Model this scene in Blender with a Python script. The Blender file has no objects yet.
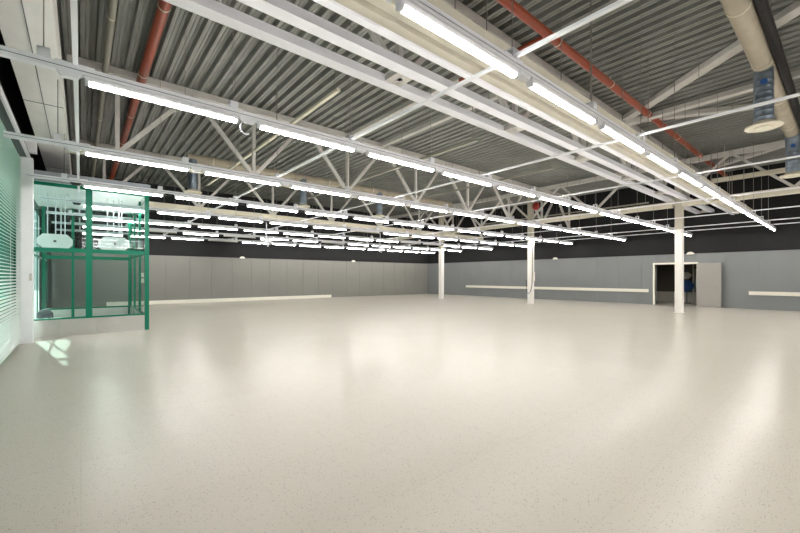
import bpy, bmesh, math, random
from mathutils import Vector, Matrix
random.seed(4)
S = bpy.context.scene
COL = S.collection

# ---------------------------------------------------------------- camera
# world: +X runs along the light rails, +Y along the roof ribs, camera stands at (0,0)
cd = bpy.data.cameras.new('camera'); cam = bpy.data.objects.new('camera', cd); COL.objects.link(cam)
cam.location = (0, 0, 1.5); cam.rotation_euler = (math.radians(90), 0, math.radians(-40))
cd.sensor_width = 36; cd.lens = 380/800*36; cd.shift_y = 10.5/800; cd.clip_start = .05; cd.clip_end = 300
S.camera = cam
# ---------------------------------------------------------------- world, sun, exposure
w = bpy.data.worlds.new('sky'); S.world = w; w.use_nodes = True
nt = w.node_tree; bg = nt.nodes['Background']
bg.inputs[0].default_value = (.93, .97, 1, 1); bg.inputs[1].default_value = .45
sd = bpy.data.lights.new('sun', 'SUN'); sd.energy = 6; sd.angle = math.radians(.6); sd.color = (1, .96, .9)
sun = bpy.data.objects.new('sun', sd); COL.objects.link(sun)
sun.rotation_euler = Vector((.5, -3.0, -1.75)).to_track_quat('-Z', 'Y').to_euler(); sun.location = (-8, 24, 14)
TUBE = 25.0
S.view_settings.view_transform = 'Standard'; S.view_settings.look = 'None'
S.view_settings.gamma = 1; S.view_settings.use_curve_mapping = False
S.view_settings.exposure = 1.38

# ---------------------------------------------------------------- materials
def mat(name, col, rough=.5, metal=0, spec=.5, var=0, scale=4, bump=0, em=None, es=0):
    m = bpy.data.materials.new(name); m.use_nodes = True
    n = m.node_tree; p = n.nodes['Principled BSDF']
    p.inputs['Base Color'].default_value = (*col, 1); p.inputs['Roughness'].default_value = rough
    p.inputs['Metallic'].default_value = metal; p.inputs['Specular IOR Level'].default_value = spec
    if var or bump:
        tc = n.nodes.new('ShaderNodeTexCoord'); no = n.nodes.new('ShaderNodeTexNoise')
        no.inputs['Scale'].default_value = scale; no.inputs['Detail'].default_value = 4
        n.links.new(tc.outputs['Object'], no.inputs['Vector'])
        if var:
            r = n.nodes.new('ShaderNodeMapRange'); r.inputs['From Min'].default_value = .3; r.inputs['From Max'].default_value = .7
            r.inputs['To Min'].default_value = 1-var; r.inputs['To Max'].default_value = 1+var
            n.links.new(no.outputs['Fac'], r.inputs['Value'])
            mx = n.nodes.new('ShaderNodeVectorMath'); mx.operation = 'SCALE'; mx.inputs[0].default_value = col
            n.links.new(r.outputs[0], mx.inputs['Scale']); n.links.new(mx.outputs[0], p.inputs['Base Color'])
        if bump:
            b = n.nodes.new('ShaderNodeBump'); b.inputs['Strength'].default_value = bump; b.inputs['Distance'].default_value = .01
            n.links.new(no.outputs['Fac'], b.inputs['Height']); n.links.new(b.outputs[0], p.inputs['Normal'])
    if em: p.inputs['Emission Color'].default_value = (*em, 1); p.inputs['Emission Strength'].default_value = es
    return m
def glassmat(name, tint, gloss=.12, rough=.02):
    m = bpy.data.materials.new(name); m.use_nodes = True; n = m.node_tree
    for x in list(n.nodes): n.nodes.remove(x)
    o = n.nodes.new('ShaderNodeOutputMaterial'); t = n.nodes.new('ShaderNodeBsdfTransparent'); g = n.nodes.new('ShaderNodeBsdfGlossy')
    t.inputs[0].default_value = (*tint, 1); g.inputs['Roughness'].default_value = rough
    lw = n.nodes.new('ShaderNodeLayerWeight'); lw.inputs['Blend'].default_value = .2
    r = n.nodes.new('ShaderNodeMapRange'); r.inputs['To Min'].default_value = gloss*.15; r.inputs['To Max'].default_value = .3
    n.links.new(lw.outputs['Fresnel'], r.inputs['Value'])
    mx = n.nodes.new('ShaderNodeMixShader'); n.links.new(r.outputs[0], mx.inputs[0])
    n.links.new(t.outputs[0], mx.inputs[1]); n.links.new(g.outputs[0], mx.inputs[2]); n.links.new(mx.outputs[0], o.inputs[0])
    return m
M = {}
M['white'] = mat('white_steel', (.84, .85, .90), .4)
M['rail'] = mat('rail_white', (.86, .87, .92), .35)
M['slot'] = mat('rail_slot', (.16, .17, .22), .6)
M['truss'] = mat('truss_paint', (.58, .56, .53), .5, var=.06)
M['cream'] = mat('cream_steel', (.66, .62, .50), .5, var=.05)
M['ribbed'] = mat('ribbed_cream', (.56, .53, .44), .5, var=.05)
M['duct'] = mat('cream_duct', (.42, .37, .28), .45, var=.12, scale=3)
M['foil'] = mat('dark_foil', (.012, .011, .010), .4, spec=.15, var=.4, scale=14, bump=.6)
M['galv'] = mat('galvanised', (.20, .24, .29), .35, metal=.85, var=.15, scale=6)
M['deck'] = mat('deck_steel', (.265, .27, .25), .42, metal=.25, var=.12, scale=1.2)
M['red'] = mat('red_pipe', (.30, .055, .022), .4, var=.08)
M['palepipe'] = mat('pale_pipe', (.30, .29, .24), .5)
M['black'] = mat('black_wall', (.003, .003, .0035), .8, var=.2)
M['blackplastic'] = mat('black_plastic', (.01, .01, .01), .5)
M['greywall'] = mat('grey_panel', (.20, .196, .178), .5, var=.03, scale=1)
M['greywall2'] = mat('grey_blue_panel', (.19, .20, .203), .5, var=.03, scale=1)
M['column'] = mat('column_paint', (.76, .74, .70), .45)
M['columntop'] = mat('column_upper_beige', (.47, .44, .36), .5)  # darker beige for the upper part of the shaft
M['trim'] = mat('cream_trim', (.74, .71, .62), .4)
M['green'] = mat('green_frame', (.001, .17, .10), .4, spec=.3)
M['plinth'] = mat('brushed_steel', (.62, .61, .59), .28, metal=.8, var=.05, scale=2)
M['fascia'] = mat('grey_fascia', (.28, .30, .34), .5)
M['panel'] = mat('white_panel', (.86, .87, .89), .5, var=.02)
M['girder'] = mat('girder_white', (.80, .80, .78), .55, var=.03)
M['slat'] = mat('blind_slat', (.80, .82, .80), .5)
M['glass'] = glassmat('clear_glass', (.90, .95, .94), .14)
M['teal'] = glassmat('green_glass', (.16, .50, .41), .12)
M['paleteal'] = glassmat('pale_green_glass', (.80, .94, .90), .12)
M['tube'] = mat('lamp_diffuser', (.9, .9, .9), .5, em=(1, .965, .92), es=TUBE)
M['tubeoff'] = mat('unlit_diffuser', (.6, .58, .5), .4)
M['doorleaf'] = mat('door_leaf', (.31, .29, .27), .45)
M['shutter'] = mat('brown_cladding', (.12, .10, .08), .6)
M['blue'] = mat('blue_cloth', (.02, .08, .25), .7)
M['ground'] = mat('outside_paving', (.35, .36, .34), .8, var=.1)
M['redbox'] = mat('alarm_red', (.3, .015, .01), .4)
M['label'] = mat('blue_label', (.02, .09, .35), .4)
M['rod'] = mat('rod_white', (.7, .72, .78), .4)
M['grey'] = mat('dark_grey_plastic', (.12, .125, .14), .6)
M['wire'] = mat('steel_wire', (.25, .24, .22), .4, metal=.5)

def floormat():
    m = bpy.data.materials.new('terrazzo_vinyl'); m.use_nodes = True; n = m.node_tree; L = n.links.new
    p = n.nodes['Principled BSDF']; tc = n.nodes.new('ShaderNodeTexCoord')
    def noise(s, d=2):
        x = n.nodes.new('ShaderNodeTexNoise'); x.inputs['Scale'].default_value = s; x.inputs['Detail'].default_value = d
        L(tc.outputs['Object'], x.inputs['Vector']); return x
    def ramp(src, a, b, c0, c1):
        r = n.nodes.new('ShaderNodeValToRGB'); r.color_ramp.elements[0].position = a; r.color_ramp.elements[1].position = b
        r.color_ramp.elements[0].color = (*c0, 1); r.color_ramp.elements[1].color = (*c1, 1); L(src, r.inputs[0]); return r
    def mix(a, b, mode='MULTIPLY', f=1):
        x = n.nodes.new('ShaderNodeMix'); x.data_type = 'RGBA'; x.blend_type = mode; x.inputs[0].default_value = f
        L(a, x.inputs[6]); L(b, x.inputs[7]); return x.outputs[2]
    big = n.nodes.new('ShaderNodeRGB'); big.outputs[0].default_value = (.475, .445, .39, 1)
    v = n.nodes.new('ShaderNodeTexVoronoi'); v.inputs['Scale'].default_value = 70; L(tc.outputs['Object'], v.inputs['Vector'])
    sep = n.nodes.new('ShaderNodeSeparateColor'); L(v.outputs['Color'], sep.inputs[0])
    gate = ramp(sep.outputs[0], .70, .72, (1, 1, 1), (0, 0, 0))
    dot = ramp(v.outputs['Distance'], .16, .30, (0, 0, 0), (1, 1, 1))
    mm = n.nodes.new('ShaderNodeMix'); mm.data_type = 'RGBA'; mm.blend_type = 'LIGHTEN'; mm.inputs[0].default_value = 1
    L(gate.outputs[0], mm.inputs[6]); L(dot.outputs[0], mm.inputs[7])
    spk = ramp(mm.outputs[2], 0, 1, (.42, .42, .45), (1, 1, 1))
    v2 = n.nodes.new('ShaderNodeTexVoronoi'); v2.inputs['Scale'].default_value = 120; L(tc.outputs['Object'], v2.inputs['Vector'])
    sp2 = ramp(v2.outputs['Distance'], .1, .5, (.90, .90, .90), (1.0, 1.0, 1.0))
    c = mix(mix(big.outputs[0], spk.outputs[0]), sp2.outputs[0])
    br = n.nodes.new('ShaderNodeTexBrick'); br.offset = 0; br.inputs['Scale'].default_value = 1
    br.inputs['Brick Width'].default_value = 1.0; br.inputs['Row Height'].default_value = 1.0; br.inputs['Mortar Size'].default_value = .006
    br.inputs['Color1'].default_value = (1, 1, 1, 1); br.inputs['Color2'].default_value = (.975, .975, .975, 1); br.inputs['Mortar'].default_value = (.955, .955, .96, 1)
    L(tc.outputs['Object'], br.inputs['Vector'])
    L(mix(c, br.outputs['Color']), p.inputs['Base Color'])
    p.inputs['Roughness'].default_value = .24
    p.inputs['Specular IOR Level'].default_value = .11
    return m
M['floor'] = floormat()

# ---------------------------------------------------------------- mesh builder
class MB:
    def __init__(s): s.v = []; s.f = []; s.m = []; s.cur = 0; s.smooth = []
    def add(s, vs, fs, sm=False):
        o = len(s.v); s.v += [tuple(v) for v in vs]
        for f in fs: s.f.append(tuple(i+o for i in f)); s.m.append(s.cur); s.smooth.append(sm)
        return s
    def box(s, a, b):
        x0, y0, z0 = a; x1, y1, z1 = b
        if x0 > x1: x0, x1 = x1, x0
        if y0 > y1: y0, y1 = y1, y0
        if z0 > z1: z0, z1 = z1, z0
        return s.add([(x0,y0,z0),(x1,y0,z0),(x1,y1,z0),(x0,y1,z0),(x0,y0,z1),(x1,y0,z1),(x1,y1,z1),(x0,y1,z1)],
              [(3,2,1,0),(4,5,6,7),(0,1,5,4),(1,2,6,5),(2,3,7,6),(3,0,4,7)])
    def beam(s, p, q, wd, ht, up=(0,0,1)):
        p = Vector(p); q = Vector(q); d = (q-p).normalized(); up = Vector(up)
        if abs(d.dot(up)) > .99: up = Vector((0, 1, 0))
        sd = d.cross(up).normalized(); u = sd.cross(d)
        vs = [e + sd*a*wd/2 + u*b*ht/2 for e in (p, q) for a, b in ((-1,-1),(1,-1),(1,1),(-1,1))]
        return s.add(vs, [(3,2,1,0),(4,5,6,7),(0,1,5,4),(1,2,6,5),(2,3,7,6),(3,0,4,7)])
    def tube(s, pts, r, n=16, caps=True, rs=None):
        pts = [Vector(p) for p in pts]; rings = []
        prev = None
        for i, p in enumerate(pts):
            d = (pts[min(i+1, len(pts)-1)] - pts[max(i-1, 0)]).normalized()
            if prev is None:
                a = Vector((0,0,1)) if abs(d.z) < .9 else Vector((1,0,0)); u = d.cross(a).normalized()
            else: u = (prev - d*prev.dot(d)).normalized()
            prev = u; v = d.cross(u); rad = rs[i] if rs else r
            rings.append([p + (u*math.cos(t)+v*math.sin(t))*rad for t in [2*math.pi*k/n for k in range(n)]])
        vs = [x for rg in rings for x in rg]; fs = []
        for i in range(len(rings)-1):
            for k in range(n): fs.append((i*n+k, i*n+(k+1)%n, (i+1)*n+(k+1)%n, (i+1)*n+k))
        s.add(vs, fs, True)
        if caps: s.add(rings[0], [tuple(range(n))[::-1]]); s.add(rings[-1], [tuple(range(n))])
        return s
    def prism(s, prof, axis, a, b):
        n = len(prof)
        if axis == 'x': vs = [(a, y, z) for y, z in prof] + [(b, y, z) for y, z in prof]
        elif axis == 'y': vs = [(x, a, z) for x, z in prof] + [(x, b, z) for x, z in prof]
        else: vs = [(x, y, a) for x, y in prof] + [(x, y, b) for x, y in prof]
        fs = [(i, (i+1)%n, n+(i+1)%n, n+i) for i in range(n)] + [tuple(range(n))[::-1], tuple(range(n, 2*n))]
        return s.add(vs, fs)
    def mesh(s, name, mats):
        me = bpy.data.meshes.new(name); me.from_pydata(s.v, [], s.f)
        for m in (mats if isinstance(mats, (list, tuple)) else [mats]): me.materials.append(M[m] if isinstance(m, str) else m)
        me.polygons.foreach_set('material_index', s.m); me.polygons.foreach_set('use_smooth', s.smooth)
        bm = bmesh.new(); bm.from_mesh(me); bmesh.ops.recalc_face_normals(bm, faces=bm.faces); bm.to_mesh(me); bm.free()
        return me
    def build(s, name, mats, parent=None, loc=None):
        o = bpy.data.objects.new(name, s.mesh(name, mats)); COL.objects.link(o)
        if parent: o.parent = parent
        if loc: o.location = loc
        return o
def link(me, name, parent=None, loc=(0,0,0)):
    o = bpy.data.objects.new(name, me); COL.objects.link(o); o.location = loc
    if parent: o.parent = parent
    return o
def tag(o, label, cat, group=None, kind=None):
    o['label'] = label; o['category'] = cat
    if group: o['group'] = group
    if kind: o['kind'] = kind
    return o
def thing(name, label, cat, loc=(0,0,0), group=None):
    o = bpy.data.objects.new(name, None); o.empty_display_size = .2; COL.objects.link(o); o.location = loc
    return tag(o, label, cat, group)
def struct(o): o['kind'] = 'structure'; return o

XW, YW = 24.0, 24.7          # far right wall and far left wall planes
XL, YN = -1.1, -8.0          # window wall and the wall behind the camera
ZD = 6.60                    # underside of the roof deck
ZR = 3.55                    # underside of the lamps
ORD = ['first','second','third','fourth','fifth','sixth','seventh','eighth','ninth','tenth','eleventh','twelfth','thirteenth']

# ---------------------------------------------------------------- structure
struct(MB().box((XL-.3, YN-.3, -.2), (XW+.001, YW+.3, 0)).build('floor', 'floor'))
struct(MB().box((XW+.001, 3.5, -.2), (29.5, 9.5, 0)).build('floor_corridor', 'floor'))
struct(MB().box((-60, -40, -.25), (XL-.3, 60, -.05)).build('ground', 'ground'))

# roof deck: trapezoid ribs running along Y
pitch = .278; prof = []; x = XL-.3
while x < XW+.25:
    for dx, dz in ((0.,0),(.045,0),(.055,.012),(.075,.012),(.085,0),(.13,0),(.165,.13),(.185,.13),(.195,.118),(.235,.118),(.245,.13),(.255,.13)):
        prof.append((x+dx, ZD+dz))
    x += pitch
prof += [(x, ZD), (x, ZD+.35), (XL-.3, ZD+.35)]
d = MB(); n = len(prof)
vs = [(a, YN-.3, b) for a, b in prof] + [(a, YW+.3, b) for a, b in prof]
d.add(vs, [(i, (i+1)%n, n+(i+1)%n, n+i) for i in range(n)])
struct(d.build('ceiling', 'deck'))

# far left wall (Y = YW)
w_ = MB(); w_.cur = 0
w_.box((XL-.3, YW+.02, 0), (XW+.3, YW+.3, ZD+.3))
x = XL
while x < XW:
    w_.box((x+.005, YW, 0), (min(x+1.18, XW)-.005, YW+.02, 2.7)); x += 1.18
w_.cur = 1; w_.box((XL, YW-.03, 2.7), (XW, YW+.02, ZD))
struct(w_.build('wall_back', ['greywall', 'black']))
# right wall (X = XW) with doorway
DY0, DY1, DZ = 5.10, 6.94, 2.17
w_ = MB()
w_.box((XW+.02, YN-.3, 0), (XW+.3, DY0, ZD+.3)).box((XW+.02, DY1, 0), (XW+.3, YW+.02, ZD+.3)).box((XW+.02, DY0, DZ), (XW+.3, DY1, ZD+.3))
y = YN
ys = []
while y < YW: ys.append((y, min(y+1.2, YW))); y += 1.2
for a, b in ys:
    for c0, c1, z0 in ((a, min(b, DY0), 0), (max(a, DY0), min(b, DY1), DZ), (max(a, DY1), b, 0)):
        if c1 - c0 > .02: w_.box((XW, c0+.004, z0), (XW+.02, c1-.004, 2.7))
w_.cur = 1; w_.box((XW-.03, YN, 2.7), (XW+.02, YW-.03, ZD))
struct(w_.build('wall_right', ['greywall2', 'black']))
struct(MB().box((XL-.3, YN-.3, 0), (XW+.3, YN, ZD+.3)).build('wall_near', 'greywall'))  # unseen wall behind the camera, put in to bounce light
# window wall (X = XL): sill, head, solid ends
w_ = MB(); w_.cur = 0
w_.box((XL-.25, YN, 0), (XL, 3.0, ZD+.3)).box((XL-.25, 3.0, 0), (XL, 11.95, .08)).box((XL-.25, 3.0, 4.4), (XL, 13.0, ZD+.3))
w_.box((XL-.25, 22.0, 0), (XL, YW, 4.4)).box((XL-.25, 13.0, 4.05), (XL, 22.0, 4.4)).box((XL-.25, 13, 4.4), (XL, YW, ZD+.3))
struct(w_.build('wall_left', ['black']))
struct(MB().box((XL-.25, 12.22, 0), (XL, 13.0, 4.4)).build('trim_1', 'panel'))
# glazing of the window wall
for k, (a, b) in enumerate([(3.0, 5.9), (5.9, 8.9), (8.9, 11.95)]):
    g = struct(MB().box((XL-.03, a+.05, .08), (XL-.02, b-.05, 4.4)).build('window_%d' % (k+1), 'teal'))
    f = MB()
    for yy in (a, b): f.box((XL-.05, yy-.05 if yy != a else yy, .08), (XL-.005, yy if yy != a else yy+.05, 4.4))
    f.box((XL-.05, a+.05, 1.05), (XL-.005, b-.05, 1.12))
    f.build('window_frame', 'green', g)
g = struct(MB().box((XL-.02, 13.0, 0), (XL-.01, 22.0, 4.05)).build('window_4', 'paleteal'))
f = MB()
for yy in (13.0, 15.2, 17.4, 19.6, 21.9): f.box((XL-.03, yy, 0), (XL-.002, yy+.06, 4.05))
f.box((XL-.03, 13, 2.15), (XL-.002, 22.0, 2.22)); f.build('window_frame', 'green', g)

# skirting and door casing
struct(MB().box((1.0, YW-.05, 0), (14.1, YW, .2)).build('baseboard_back', 'trim'))
struct(MB().box((XW-.015, YN, 0), (XW, DY0-.06, .06)).box((XW-.015, DY1+.06, 0), (XW, YW-.06, .06)).build('baseboard_right', 'greywall2'))
d = MB()
d.box((XW-.05, DY1, 0), (XW+.1, DY1+.09, DZ+.09)).box((XW-.05, DY0-.05, 0), (XW+.1, DY0, DZ+.09)).box((XW-.05, DY0, DZ), (XW+.1, DY1, DZ+.09))
struct(d.build('trim_2', 'trim'))
# corridor seen through the doorway
c = MB(); c.cur = 0
c.box((27.2, 3.5, .62), (27.4, 9.5, 3)); 
for i in range(16): c.box((27.17, 3.5, .70+.14*i), (27.2, 9.5, .70+.14*i+.12))
c.cur = 1; c.box((27.15, 3.5, 0), (27.4, 9.5, .62)); c.cur = 0
c.box((XW+.3, 9.3, 0), (27.4, 9.5, 3)).box((XW+.3, 3.5, 0), (27.4, 3.7, 3))
struct(c.build('wall_corridor', ['shutter', 'trim']))
struct(MB().box((XW+.3, 3.5, 2.9), (27.4, 9.5, 3.1)).build('ceiling_corridor', 'shutter'))

# ---------------------------------------------------------------- big girder sheet-clad along the window side
t = thing('clad_girder', 'wide white sheet-clad girder running above the window side, overhead at left', 'girder', (-.5, 0, 4.7))
t_loc = Vector(t.location)
def at(parent, mb, name, mats):          # build a mesh in world coordinates under a parent placed at its base
    o = mb.build(name, mats); o.parent = parent; o.location = -Vector(parent.location); return o
at(t, MB().box((-.80, YN+.01, 4.70), (-.255, YW-.04, 5.25)), 'cladding', 'girder')
sm_ = MB()
for a, b in ((2.0, 4.25), (5.6, 12.5)): sm_.box((-.535, a, 4.692), (-.525, b, 4.70))
for yy in (4.3, 9.6, 15.0): sm_.box((-.80, yy, 4.694), (-.255, yy+.015, 4.70))
at(t, sm_, 'seam', 'grey')
at(t, MB().box((-.60, YN+.01, 5.25), (-.45, YW-.04, ZD-.01)), 'web', 'black')

# ---------------------------------------------------------------- trusses along X
def truss(Y, label, x0=-.25, x1=XW-.1):
    t = thing('roof_truss', label, 'truss', (x0, Y, 4.7), 'long white roof trusses')
    if Y < 6:
        for s in (-1, 1):
            yy = Y + s*.275
            at(t, MB().box((x0, yy-.1, 4.70), (x1, yy+.1, 4.83)), 'bottom_chord', 'white')
    else: at(t, MB().box((x0, Y-.09, 4.38), (x1, Y+.09, 4.58)), 'bottom_chord', 'cream')
    zb = 4.72 if Y < 6 else 4.56
    at(t, MB().box((x0, Y-.08, 6.43), (x1, Y+.08, ZD)), 'top_chord', 'truss')
    k = 0; node = .68
    while node < x1:
        at(t, MB().beam((node, Y, zb), (node, Y, 6.44), .09, .09), 'web_post', 'truss')
        for s in (-1, 1):
            nx = node + s*1.65
            if x0 < nx < x1: at(t, MB().beam((node+s*.06, Y+.01*s, zb+.04), (nx-.04*s, Y+.01*s, 6.44), .10, .10, (0,1,0)), 'web_diagonal', 'truss')
        at(t, MB().box((node-.16, Y-(.175 if Y < 6 else .05), zb), (node+.16, Y+(.175 if Y < 6 else .05), zb+.08)), 'gusset_plate', 'truss')
        node += 3.3
truss(4.76, 'white roof truss nearest the camera, double bottom beam crossing overhead from upper left')
truss(11.6, 'middle roof truss with V-shaped webs, in line with the middle column')
truss(18.5, 'farthest roof truss with V-shaped webs, in line with the farthest column')

# girder truss over the column line, along Y
t = thing('cross_girder', 'beige lattice girder running across the hall on top of the three columns', 'girder', (19.3, -1.8, 4.45))
for a, b in ((YN+.1, 4.60), (4.92, 11.44), (11.76, 18.34), (18.66, YW-.1)): at(t, MB().box((19.17, a, 4.45), (19.43, b, 4.68)), 'bottom_chord', 'cream')
at(t, MB().box((19.2, YN+.1, 6.20), (19.4, YW-.1, 6.39)), 'top_chord', 'truss')
y = -2.1
while y < 23:
    for s in (-1, 1): at(t, MB().beam((19.3, y, 4.68), (19.3, y+s*1.6, 6.20), .09, .09, (1,0,0)), 'web_diagonal', 'truss')
    y += 3.43

# ---------------------------------------------------------------- columns
cols = [(4.70, 'white square steel column nearest the camera, in front of the open doorway'),
        (11.6, 'middle white square column with hanging black cable and red alarm bell'),
        (18.5, 'farthest white square column, near the corner of the two walls')]
for Y, lab in cols:
    X = 19.3
    t = thing('steel_column', lab, 'column', (X, Y, 0), 'square steel columns')
    s = .13
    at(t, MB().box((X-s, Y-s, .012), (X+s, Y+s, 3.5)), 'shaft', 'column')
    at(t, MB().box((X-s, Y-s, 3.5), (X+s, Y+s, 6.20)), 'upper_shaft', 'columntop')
    at(t, MB().box((X-.16, Y-.16, 0), (X+.16, Y+.16, .012)), 'base_plate', 'column')
# cable, socket and bell on the middle column
X, Y = 19.3, 11.6
pts = []
for i in range(25):
    u = i/24
    yy = Y-.16 + .34*(1-math.cos(u*math.pi))/2*1.0
    pts.append((X-.16-.02*math.sin(u*math.pi), Y-.14+.30*u, 3.55-2.3*math.sin(u*math.pi*.62)**1.3/ (1 if u < .8 else 1)))
pts = [(X-.15, Y-.20, 3.55), (X-.15, Y-.19, 2.6), (X-.16, Y-.19, 1.6), (X-.16, Y-.16, 1.0), (X-.17, Y-.08, .70), (X-.17, Y+.04, .56), (X-.17, Y+.13, .62), (X-.16, Y+.18, .9), (X-.15, Y+.19, 1.35)]
tag(MB().tube(pts, .014, 8).build('power_cable', 'blackplastic'), 'black cable hanging in a loop down the middle column', 'cable')
tag(MB().box((X-.09, Y-.24, 1.28), (X+.02, Y-.131, 1.78)).box((X-.105, Y-.22, 1.34), (X-.09, Y-.15, 1.46)).box((X-.105, Y-.22, 1.56), (X-.09, Y-.15, 1.70)).build('socket_box', 'trim'), 'small white socket box on the right side of the middle column', 'socket')
t = thing('alarm_bell', 'round red alarm bell high on the middle column', 'bell', (X-.13, Y-.2, 5.35))
at(t, MB().tube([(X-.10, Y-.38, 5.4), (X-.05, Y-.38, 5.4)], .10, 20), 'back_box', 'redbox')
at(t, MB().tube([(X-.24, Y-.38, 5.4), (X-.22, Y-.38, 5.4), (X-.16, Y-.38, 5.4), (X-.10, Y-.38, 5.4)], .2, 24, rs=[.05, .15, .20, .21]), 'gong', 'redbox')
at(t, MB().box((X-.09, Y-.40, 5.36), (X-.05, Y-.13, 5.44)), 'bracket', 'redbox')

# ---------------------------------------------------------------- long ribbed duct beside the first rail
def ribbed(Ya, Yb, z, label):
    t = thing('ribbed_duct', label, 'duct', (-.2, (Ya+Yb)/2, z))
    wd = Yb-Ya
    pr = [(Ya, z+.12), (Ya, z), (Ya+wd*.28, z), (Ya+wd*.32, z+.06), (Ya+wd*.38, z+.06), (Ya+wd*.42, z), (Ya+wd*.66, z), (Ya+wd*.70, z+.06), (Ya+wd*.75, z+.06), (Ya+wd*.79, z), (Yb, z), (Yb, z+.12)]
    at(t, MB().prism(pr, 'x', -.2, XW-.1), 'duct_body', 'ribbed')
    at(t, MB().box((-.2, Yb+.002, z-.03), (XW-.1, Yb+.035, z+.10)).box((-.2, Yb+.035, z-.03), (XW-.1, Yb+.11, z-.015)), 'edge_rail', 'white')
    hs = MB(); xx = 1.0
    while xx < XW: hs.tube([(xx, Ya+.05, z+.12), (xx, Ya+.05, ZD)], .008, 6); hs.tube([(xx, Yb-.05, z+.12), (xx, Yb-.05, ZD)], .008, 6); xx += 3
    at(t, hs, 'hanger', 'wire')
ribbed(2.98, 3.62, 4.5, 'wide cream ribbed duct running beside the nearest light rail')

# ---------------------------------------------------------------- pipes
def pipe(name, pts, r, m, label, cat='pipe', bands=(), axis='x', bandmat='cream'):
    t = thing(name, label, cat, pts[0])
    at(t, MB().tube(pts, r, 20), 'pipe_body', m)
    for b in bands:
        q = Vector(pts[0]); e = Vector(pts[0])
        if axis == 'x': q.x = b; e.x = b+.025
        else: q.y = b; e.y = b+.025
        at(t, MB().tube([q, e], r*1.10, 20).tube([q+Vector((0,0,r)), (q.x, q.y, ZD)], .008, 6), 'pipe_clip', bandmat)
pipe('sprinkler_pipe', [(-.2, 3.96, 6.4), (XW-.2, 3.96, 6.4)], .085, 'red', 'red-brown pipe running along under the roof to the right of the lights', bands=[2.2, 4.9, 7.6, 10.3, 13, 16, 19, 22])
pipe('branch_pipe', [(7.25, 4.07, 6.40), (7.25, 6.3, 6.40)], .06, 'red', 'short red-brown branch pipe crossing between duct and nearest truss')
pipe('sprinkler_pipe', [(1.15, YN+.1, 6.4), (1.15, YW-.1, 6.4)], .095, 'red', 'red-brown pipe running away under the roof at upper left', bands=[5.1, 8, 11, 14, 17, 20], axis='y')
pipe('drain_pipe', [(.44, YN+.1, 6.42), (.44, YW-.1, 6.42)], .065, 'palepipe', 'pale grey pipe under the roof between the white girder and the red pipe', bands=[3, 6, 9, 12, 15, 18], axis='y')

# ---------------------------------------------------------------- round ventilation ducts
def spiral(mb, x, y, z0, z1, r):
    pts = []; rs = []; z = z0
    while z < z1: pts += [(x, y, z), (x, y, z+.10), (x, y, z+.105), (x, y, z+.12), (x, y, z+.125)]; rs += [r, r, r*1.025, r*1.025, r]; z += .13
    return mb.tube(pts, r, 28, rs=rs)
def vent_row(Y, x0, drops, label, dl, dark=True, x1=None):
    z = 6.1; r = .168 if dark else .15; x1 = x1 or drops[-1]
    t = thing('ventilation_duct', label, 'duct', (x0, Y, z))
    at(t, MB().tube([(x0, Y, z), (x1, Y, z)], r, 28), 'main_duct', 'duct')
    if dark: at(t, MB().tube([(x0, Y-.255, z+.03), (drops[-1]+3.5, Y-.255, z+.03)], .085, 24), 'wrapped_pipe', 'foil')
    xx = x0 + .9
    while xx < drops[-1]:
        at(t, MB().tube([(xx, Y, z), (xx+.05, Y, z)], r*1.05, 28).tube([(xx, Y+r, z), (xx, Y+r, ZD)], .008, 6), 'duct_clamp', 'cream'); xx += 2.6
    for i, X in enumerate(drops):
        k = thing('duct_drop', dl[i], 'ventilation outlet', (X, Y, 4.74), 'spiral duct outlets')
        last = X == drops[-1] and dark
        m = MB(); spiral(m, X, Y, 4.86, z-r*.75 if not last else z-.32, .165); at(k, m, 'spiral_duct', 'galv')
        if last:
            el = [(X+.0-.38*(1-math.sin(a)), Y, z-.38*(1-math.cos(a)) ) for a in [math.pi/2*j/8 for j in range(9)]]
            el = [(X-.36+.36*math.sin(a), Y, z-.36+.36*math.cos(a)) for a in [math.pi/2*j/8 for j in range(9)]]
            at(k, MB().tube([(X-.34, Y, z)] + el[1:], .175, 24), 'elbow', 'galv')
        at(k, MB().tube([(X, Y, 4.88), (X, Y, 4.82), (X, Y, 4.80), (X, Y, 4.77), (X, Y, 4.755)], .2, 32, rs=[.17, .20, .31, .32, .30]), 'diffuser_disc', 'cream')
        at(k, MB().tube([(X, Y, 4.76), (X, Y, 4.74)], .16, 32), 'diffuser_plate', 'cream')
        if Y < 3:
            at(k, MB().tube([(X-.16, Y-.02, 5.70), (X-.176, Y-.022, 5.70)], .06, 20), 'round_label', 'label')
vent_row(1.25, -.2, [11.4, 17.6], 'thick cream round duct beside dark wrapped pipe, upper right corner',
    ['grey spiral duct hanging down to a cream disc, larger one at upper right', 'grey spiral duct with elbow and cream disc at the right edge'])
vent_row(16.4, 3.1, [3.3, 7.9, 12.3], 'cream round duct under the roof at the far left, behind the middle truss',
    ['spiral duct outlet hanging far left, just right of the glass box', 'spiral duct outlet hanging far back, middle of its three', 'flared spiral duct outlet hanging far back in the centre'], dark=False, x1=18)

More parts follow.
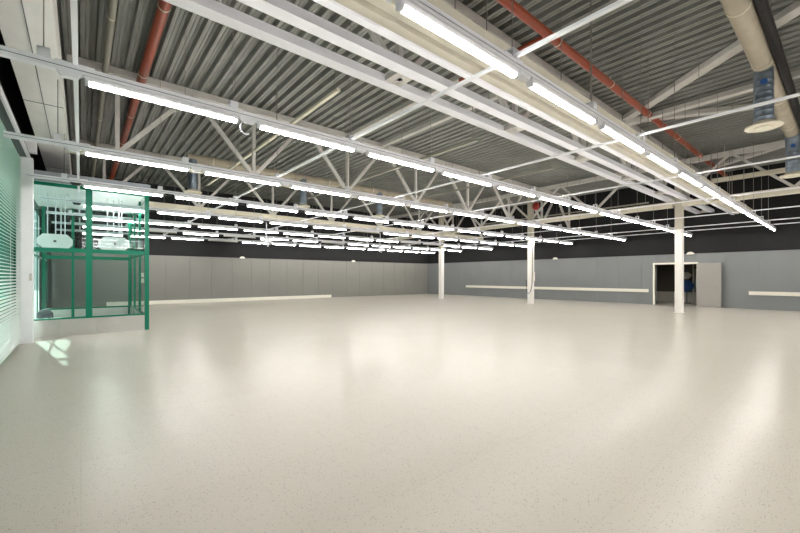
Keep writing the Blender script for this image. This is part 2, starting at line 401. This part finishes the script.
# ---------------------------------------------------------------- bracing under the deck
def brace(p, q, wd, label, m='truss'):
    tag(MB().beam(p, q, wd, .13).build('roof_brace', m), label, 'brace', 'steel braces under the roof')
Zb = ZD-.08
brace((7.35, 4.95, Zb), (7.35, 11.45, Zb), .22, 'grey roof brace crossing between the two nearer trusses, left one')
brace((8.8, 4.95, Zb), (8.8, 11.45, Zb), .16, 'grey roof brace crossing between the two nearer trusses, right one')
brace((13.2, 4.6, Zb), (8.4, -1.8, Zb), .26, 'broad beige diagonal roof brace rising to the upper right')
brace((13.3, 4.6, Zb-.14), (13.1, -3.8, Zb-.14), .22, 'beige roof brace running straight across behind the right spiral duct')
brace((13.5, 4.6, Zb), (17.4, -1.8, Zb), .22, 'beige diagonal roof brace behind the right spiral duct, lowest of the fan')
brace((22.5, 4.6, Zb), (18.0, -1.8, Zb), .26, 'beige diagonal roof brace far back at right')
tag(MB().box((19.0, -3, 5.22), (19.25, 3.6, 5.36)).tube([(19.12, 3.2, 5.36), (19.12, 3.2, ZD)], .01, 6).tube([(19.12, .5, 5.36), (19.12, .5, ZD)], .01, 6).build('cross_beam', 'cream'), 'cream beam hanging across, ending near the right edge duct', 'beam')
# hanging cross tracks at mid height
for i, (X, dsc) in enumerate([(4.0, 'nearest, upper left'), (8.4, 'second, left of centre'), (12.6, 'third, in the centre'), (17.2, 'fourth, farther back'), (22.2, 'farthest, near the right wall')]):
    h = MB(); h.box((X-.04, 6.7, 5.27), (X+.04, 17.2, 5.33))
    t = thing('hanging_track', 'thin pale track hung across below the roof, %s' % dsc, 'track', (X, 6.7, 5.27), 'cross tracks hung below the roof')
    at(t, h, 'track_bar', 'palepipe' if i else 'cream')
    hs = MB()
    for yy in (6.85, 9.9, 13, 16.9): hs.tube([(X, yy, 5.33), (X, yy, ZD)], .009, 6)
    at(t, hs, 'hanger', 'wire')

# ---------------------------------------------------------------- light rails + lamps
rows = [2.235 + 3.03*k for k in range(8)]
P = 1.83; X0 = .03; NX = 13
rowname = ['nearest light rail', 'second rail from the camera', 'third rail from the camera', 'fourth rail from the camera',
    'fifth rail from the camera', 'sixth rail from the camera', 'seventh rail from the camera', 'farthest light rail']
def rail(Y, label, x0, x1):
    t = thing('light_rail', label, 'light rail', (x0, Y, ZR+.08), 'long white rails carrying the lamps')
    z = ZR+.085
    o = MB(); o.cur = 0
    o.box((x0, Y-.04, z), (x1, Y+.04, z+.034)).box((x0, Y-.04, z+.044), (x1, Y+.04, z+.08))
    o.cur = 1; o.box((x0, Y-.032, z+.034), (x1, Y+.032, z+.044))
    at(t, o, 'rail_profile', ['rail', 'slot'])
    for k in range(NX):
        xx = X0 + P*k - .32
        if xx < x0: continue
        at(t, MB().box((xx-.05, Y-.05, z+.08), (xx+.05, Y-.035, z+.17)).box((xx-.05, Y+.035, z+.08), (xx+.05, Y+.05, z+.17)).box((xx-.05, Y-.05, z+.16), (xx+.05, Y+.05, z+.175)), 'hanger_bracket', 'rail')
        at(t, MB().tube([(xx, Y, z+.17), (xx, Y, ZD if k else 4.7)], .006, 6), 'suspension_wire', 'wire')
        gx = X0 + P*k - .125
        at(t, MB().prism([(gx-.10, z), (gx+.10, z), (gx+.065, z-.055), (gx-.065, z-.055)], 'y', Y-.035, Y+.035), 'power_tap', 'rail' if Y < 9 else 'blackplastic')
def lampmesh():
    body = MB()
    body.prism([(-.040, .08), (-.040, .06), (-.031, .034), (.031, .034), (.040, .06), (.040, .08)], 'x', 0, 1.58)
    body.mesh_ = None
    bme = body.mesh('lamp_body', 'white')
    df = MB(); df.prism([(-.030, .034), (-.030, .010), (-.018, 0), (.018, 0), (.030, .010), (.030, .034)], 'x', .035, 1.545)
    cap = MB(); cp = [(-.035, .046), (-.036, .010), (-.022, -.001), (.022, -.001), (.036, .010), (.035, .046)]
    cap.prism(cp, 'x', 0, .035)
    return bme, df.mesh('lamp_diffuser', 'tube'), df.mesh('lamp_diffuser_off', 'tubeoff'), cap.mesh('end_cap', 'white')
BM, DM, DO, CM = lampmesh()
off = {(4,5), (5,8), (5,9), (6,3), (6,6), (7,3), (6,1)}
def lamp(Y, k, label, lit=True, group=None):
    t = thing('ceiling_light', label, 'light', (X0+P*k, Y, ZR), group)
    link(BM, 'lamp_body', t); link(DM if lit else DO, 'lamp_diffuser', t); link(CM, 'end_cap', t); link(CM, 'end_cap', t, (1.545, 0, 0))
for r, Y in enumerate(rows):
    rail(Y, 'white ' + rowname[r] + ', carrying a row of tube lamps' , -.9, 23.75)
    for k in range(NX):
        lit = (r, k) not in off
        lamp(Y, k, ('%s tube lamp, %s from window end of %s' % ('lit' if lit else 'unlit', ORD[k], rowname[r])), lit, 'tube lamps on the ' + rowname[r])
for r, Y in enumerate((-.795, -3.825, -6.855)):  # unseen extra rails and lamps, added to light the near floor
    nm = ['first', 'second', 'third'][r] + ' added light rail behind the camera'
    rail(Y, 'white ' + nm + ', carrying a row of tube lamps', -.9, 23.75)
    for k in range(NX): lamp(Y, k, 'lit tube lamp, %s from window end of %s' % (ORD[k], nm), True, 'added tube lamps behind the camera')

# conduits across the rails
zc = ZR+.085+.08
for i, X in enumerate([-.045, 3.36, 6.72, 10.15, 13.7, 17.3, 20.7, 22.5]):
    t = thing('cross_conduit', 'thin white bar lying across the light rails, %s counted from the window side' % ORD[i], 'conduit', (X, YN+.2, zc), 'thin bars across the light rails')
    o = MB().box((X-.022, YN+.2, zc), (X+.022, 24.0, zc+.03)); at(t, o, 'bar', 'rail')
    for Y in rows:
        b = MB(); b.box((X-.16, Y-.035, zc), (X-.024, Y+.035, zc+.02)).box((X+.024, Y-.035, zc), (X+.16, Y+.035, zc+.02))
        at(t, b, 'cross_clamp', 'rail')

# hanging outlets and cable loop
def outlet(X, Y, label):
    t = thing('hanging_outlet', label, 'power outlet', (X, Y, 2.7), 'hanging power outlets')
    z = ZR+.03
    at(t, MB().tube([(X, Y, z), (X+.01, Y, 3.3), (X-.01, Y, 3.1), (X, Y, 2.95)], .016, 8), 'cord', 'rod')
    at(t, MB().prism([(X-.16, 2.86), (X-.08, 2.98), (X+.08, 2.98), (X+.16, 2.86), (X+.08, 2.80), (X-.08, 2.80)], 'y', Y-.1, Y+.1), 'socket_block', 'rod')
    lp = [(X+.24*math.cos(a), Y+.05*math.sin(2*a), 2.84+.10*math.sin(a)) for a in [2*math.pi*j/20 for j in range(21)]]
    at(t, MB().tube(lp, .018, 8, caps=False), 'coiled_cord', 'rod')
    at(t, MB().tube([(X+.05, Y, 2.8), (X+.06, Y, 2.66)], .03, 10), 'plug', 'rod')
outlet(5.40, rows[4], 'white outlet cluster hanging from the fifth light rail, left of centre')
outlet(10.82, rows[4], 'white outlet cluster hanging from the fifth light rail, nearer the middle')
lp = [(1.70+.07*math.cos(a), rows[1], 3.585-.075+.085*math.sin(a)) for a in [math.pi*(.35+1.35*j/20) for j in range(21)]]
tag(MB().tube(lp, .010, 8).build('cable_loop', 'rod'), 'small white cable loop drooping between the first two lamps of the second light rail', 'cable')

# ---------------------------------------------------------------- trunking, sensors, switch
tag(MB().box((XW-.07, 7.25, .66), (XW, 20.2, .83)).box((XW-.075, 7.25, .735), (XW-.07, 20.2, .745)).build('wall_trunking', 'trim'), 'long cream cable trunking on the right wall, left of the doorway', 'trunking')
tag(MB().box((XW-.07, -4, .66), (XW, 3.13, .83)).box((XW-.075, -4, .735), (XW-.07, 3.13, .745)).build('wall_trunking', 'trim'), 'cream cable trunking on the right wall, right of the door', 'trunking')
def dome(X, Y, label):
    ax = 'x' if X < XW-1 else 'y'
    m = MB(); R = .16
    if ax == 'x': m.prism([(X+R*math.cos(a), 2.66+.13*math.sin(a)) for a in [math.pi*j/12 for j in range(13)]], 'y', Y-.09, Y)
    else: m.prism([(Y+R*math.cos(a), 2.66+.13*math.sin(a)) for a in [math.pi*j/12 for j in range(13)]], 'x', X-.09, X)
    tag(m.build('wall_sensor', 'trim'), label, 'sensor', 'small domes along the top of the grey walls')
dome(7.75, YW-.03, 'small pale dome on top edge of the left wall, left one')
dome(16.0, YW-.03, 'small pale dome on top edge of the left wall, right one')
dome(XW-.03, 12.6, 'small pale dome on top edge of the right wall, beside the middle column')
dome(XW-.03, 5.35, 'small pale dome above the doorway')
tag(MB().box((2.45, YW-.03, 1.18), (2.62, YW, 1.42)).box((2.45, YW-.03, 1.5), (2.6, YW, 1.72)).build('wall_switch', 'trim'), 'small white switch on the left wall just right of the green post', 'switch')

# ---------------------------------------------------------------- door leaf (open against the wall)
ang = math.radians(8)
t = thing('door_leaf', 'grey door leaf standing open against the right wall', 'door', (XW-.06, DY0-.03, 0))
t.rotation_euler = (0, 0, -ang)
MB().box((-.045, -.98, .015), (0, 0, 2.2)).build('leaf', 'doorleaf', t)
hd = MB().tube([(-.045, -.90, 1.0), (-.10, -.90, 1.0)], .012, 8).tube([(-.10, -.90, 1.0), (-.10, -.78, 1.0)], .011, 8)
hd.build('door_handle', 'wire', t)
hg = MB()
for z in (.25, 1.1, 1.95): hg.tube([(-.0, .012, z), (-.0, .012, z+.12)], .012, 10)
hg.build('hinge', 'wire', t)

# things seen in the corridor
def blob(name, c, r, m, label, cat):
    bm = bmesh.new(); bmesh.ops.create_icosphere(bm, subdivisions=3, radius=1)
    for v in bm.verts:
        f = 1+.12*math.sin(5*v.co.x+3*v.co.z)+.10*math.cos(7*v.co.y+2*v.co.z)
        v.co = Vector((v.co.x*r[0]*f, v.co.y*r[1]*f, v.co.z*r[2]*f))
    me = bpy.data.meshes.new(name); bm.to_mesh(me); bm.free(); me.materials.append(M[m])
    for p in me.polygons: p.use_smooth = True
    o = bpy.data.objects.new(name, me); COL.objects.link(o); o.location = c
    return tag(o, label, cat)
blob('blue_bag', (26.6, 6.10, .98), (.16, .26, .32), 'blue', 'blue bundle hanging behind the doorway', 'bag')
blob('white_bag', (26.6, 6.13, 1.58), (.14, .20, .18), 'trim', 'crumpled white bundle above the blue one behind the doorway', 'bag')
tag(MB().tube([(26.62, 6.12, 0), (26.62, 6.12, 1.9)], .02, 10).tube([(26.62, 6.12, 0), (26.62, 6.12, .03)], .2, 20).tube([(26.62, 5.95, 1.85), (26.62, 6.3, 1.85)], .015, 8).build('coat_stand', 'grey'), 'thin dark stand carrying the bundles behind the doorway', 'stand')
tag(MB().tube([(26.9, 5.88, 0), (26.9, 5.88, 2.9)], .05, 12).build('wall_pipe', 'trim'), 'pale vertical pipe behind the doorway', 'pipe')
tag(MB().box((26.2, 5.35, 0), (26.7, 5.62, 1.95)).box((26.18, 5.36, .05), (26.2, 5.61, .95)).box((26.18, 5.36, 1.0), (26.2, 5.61, 1.9)).build('locker', 'truss'), 'narrow beige locker behind the doorway, next to the open door', 'locker')

# ---------------------------------------------------------------- glazed vestibule
VX0, VX1, VY0, VY1, VT = -1.0, 1.42, 13.0, 17.5, 3.88
t = thing('glass_vestibule', 'green-framed glass entrance box with steel plinth at left', 'vestibule', (VX0, VY0, 0))
def V(mb, n, m): return at(t, mb, n, m)
XM = .16
V(MB().box((XM-.07, VY0-.05, .40), (XM+.07, VY0+.06, VT)), 'front_post', 'green')
V(MB().box((VX1-.03, VY0-.06, 0), (VX1+.07, VY0+.06, VT)), 'front_post', 'green')
V(MB().box((VX0, VY0-.03, .40), (VX0+.04, VY0+.04, VT)), 'front_post', 'green')
for a, b in ((VX0+.04, XM-.07), (XM+.07, VX1-.03)):
    V(MB().box((a, VY0-.03, 2.13), (b, VY0+.05, 2.24)), 'middle_rail', 'green')
    V(MB().box((a, VY0-.03, .42), (b, VY0+.05, .46)), 'bottom_rail', 'green')
    V(MB().box((a, VY0-.02, 3.80), (b, VY0+.05, VT)), 'top_rail', 'green')
    V(MB().box((a, VY0, .46), (b, VY0+.012, 2.13)), 'glass_pane', 'glass')
    V(MB().box((a, VY0, 2.24), (b, VY0+.012, 3.80)), 'glass_pane', 'glass')
V(MB().box((VX0, VY0-.09, 0), (-.42, VY0+.09, .42)), 'plinth_panel', 'plinth')
V(MB().box((-.415, VY0-.09, 0), (.32, VY0+.09, .42)), 'plinth_panel', 'plinth')
V(MB().box((.325, VY0-.09, 0), (VX1-.04, VY0+.09, .42)), 'plinth_panel', 'plinth')
# right side face
for k, yy in enumerate((14.5, 16.0, VY1-.05)): V(MB().box((VX1-.03, yy-.04, 0), (VX1+.03, yy+.04, VT)), 'side_post', 'green')
V(MB().box((VX1-.025, VY0+.06, 2.15), (VX1+.025, VY1, 2.22)), 'side_rail', 'green')
V(MB().box((VX1-.025, VY0+.06, .40), (VX1+.025, VY1, .44)), 'side_rail', 'green')
V(MB().box((VX1-.02, VY0+.09, 0), (VX1+.02, VY1, .40)), 'side_plinth', 'plinth')
V(MB().box((VX1-.006, VY0+.06, .44), (VX1+.006, VY1, VT)), 'side_glass', 'glass')
# back face
for xx in (VX0+.03, -.22, VX1-.03): V(MB().box((xx-.04, VY1-.04, 0), (xx+.04, VY1+.04, VT)), 'back_post', 'green')
V(MB().box((VX0, VY1-.03, 2.12), (VX1, VY1+.03, 2.24)), 'back_rail', 'green')
V(MB().box((VX0, VY1-.03, .38), (VX1, VY1+.03, .43)), 'back_rail', 'green')
V(MB().box((VX0, VY1-.02, 0), (VX1, VY1+.02, .38)), 'back_plinth', 'plinth')
V(MB().box((VX0, VY1-.006, .43), (VX1, VY1+.006, VT)), 'back_glass', 'glass')
# roof
V(MB().box((XL, VY0-.06, VT), (VX1+.08, VY1+.06, VT+.05)), 'roof_panel', 'panel')
V(MB().box((XL, VY0-.10, VT+.0), (VX1+.10, VY0-.06, 4.13)).box((VX1+.08, VY0-.06, VT), (VX1+.10, VY1, 4.13)), 'roof_fascia', 'fascia')
V(MB().box((XL, VY0-.06, VT+.05), (VX1+.08, VY1+.06, 4.10)), 'roof_top', 'fascia')
def airunit(X, label):
    Y = 14.6; k = thing('air_heater', label, 'air heater', (X, Y, 2.28), 'white hanging units inside the vestibule')
    z0, z1, h = 2.30, 2.70, .37
    pr = [(X-h, z0+.13), (X-h+.12, z0), (X+h-.12, z0), (X+h, z0+.13), (X+h, z1-.13), (X+h-.12, z1), (X-h+.12, z1), (X-h, z1-.13)]
    at(k, MB().prism(pr, 'y', Y-.28, Y+.28), 'casing', 'panel')
    at(k, MB().box((X-.03, Y-.295, 2.47), (X+.03, Y-.28, 2.53)), 'badge', 'grey')
    gr = MB()
    for i in range(5): gr.box((X-.22, Y-.2+.08*i, z0-.01), (X+.22, Y-.17+.08*i, z0))
    at(k, gr, 'grille', 'grey')
    for dx in (-.16, .0, .12, .2): at(k, MB().tube([(X+dx, Y+(.1 if dx in (0, .2) else -.1), z1), (X+dx, Y+(.1 if dx in (0, .2) else -.1), VT)], .013, 8), 'hanging_rod', 'rod')
airunit(-.56, 'white eight-sided air heater hanging in left bay of the glass vestibule')
airunit(.77, 'white eight-sided air heater hanging in right bay of the glass vestibule')
m = MB(); 
m.tube([(-.74, 13.9, 0), (-.74, 13.9, .42), (-.74, 13.9, .52), (-.74, 13.9, .6), (-.74, 13.9, .64)], .16, 24, rs=[.15, .17, .165, .11, .03])
tag(m.build('litter_bin', 'grey'), 'dark grey rounded bin low inside the glass vestibule', 'bin')

# window post, blinds and blind box
t = thing('window_post', 'white square post between the blinds and the glass vestibule', 'post', (-1.0, 12.08, 0))
at(t, MB().box((XL+.002, 11.97, 0), (-.84, 12.2, 4.2)), 'post_body', 'panel')
at(t, MB().box((-.90, 11.945, 1.42), (-.85, 11.97, 1.58)), 'wall_switch', 'truss')
for k, (a, b) in enumerate([(3.0, 5.895), (5.9, 8.895), (8.9, 11.95)]):
    t = thing('window_blind', 'white horizontal-slat blind on the window side, %s' % ['farthest back beside the camera', 'middle one', 'beside the white post'][k], 'blind', (XL+.06, a, .1), 'horizontal blinds on the window side')
    m = MB(); z = .14
    while z < 4.15:
        m.beam((XL+.06, a, z), (XL+.06, b, z), .05, .004, (.45, 0, 1)); z += .062
    at(t, m, 'slat', 'slat')
    m = MB()
    for yy in (a+.2, (a+b)/2, b-.2): m.tube([(XL+.06, yy, .1), (XL+.06, yy, 4.2)], .003, 6)
    at(t, m, 'ladder_cord', 'slat')
    at(t, MB().box((XL+.03, a, .08), (XL+.09, b, .105)), 'bottom_bar', 'slat')
t = thing('blind_box', 'white and grey head rail above the window blinds', 'head rail', (XL, 3, 4.2))
at(t, MB().box((XL+.002, 3, 4.2), (-.93, 12.6, 4.42)), 'box_body', 'grey')
at(t, MB().box((-.93, 3, 4.18), (-.90, 12.6, 4.30)), 'front_lip', 'white')
at(t, MB().box((XL+.01, 12.25, 4.42), (-.80, 12.5, 4.75)), 'end_bracket', 'panel')
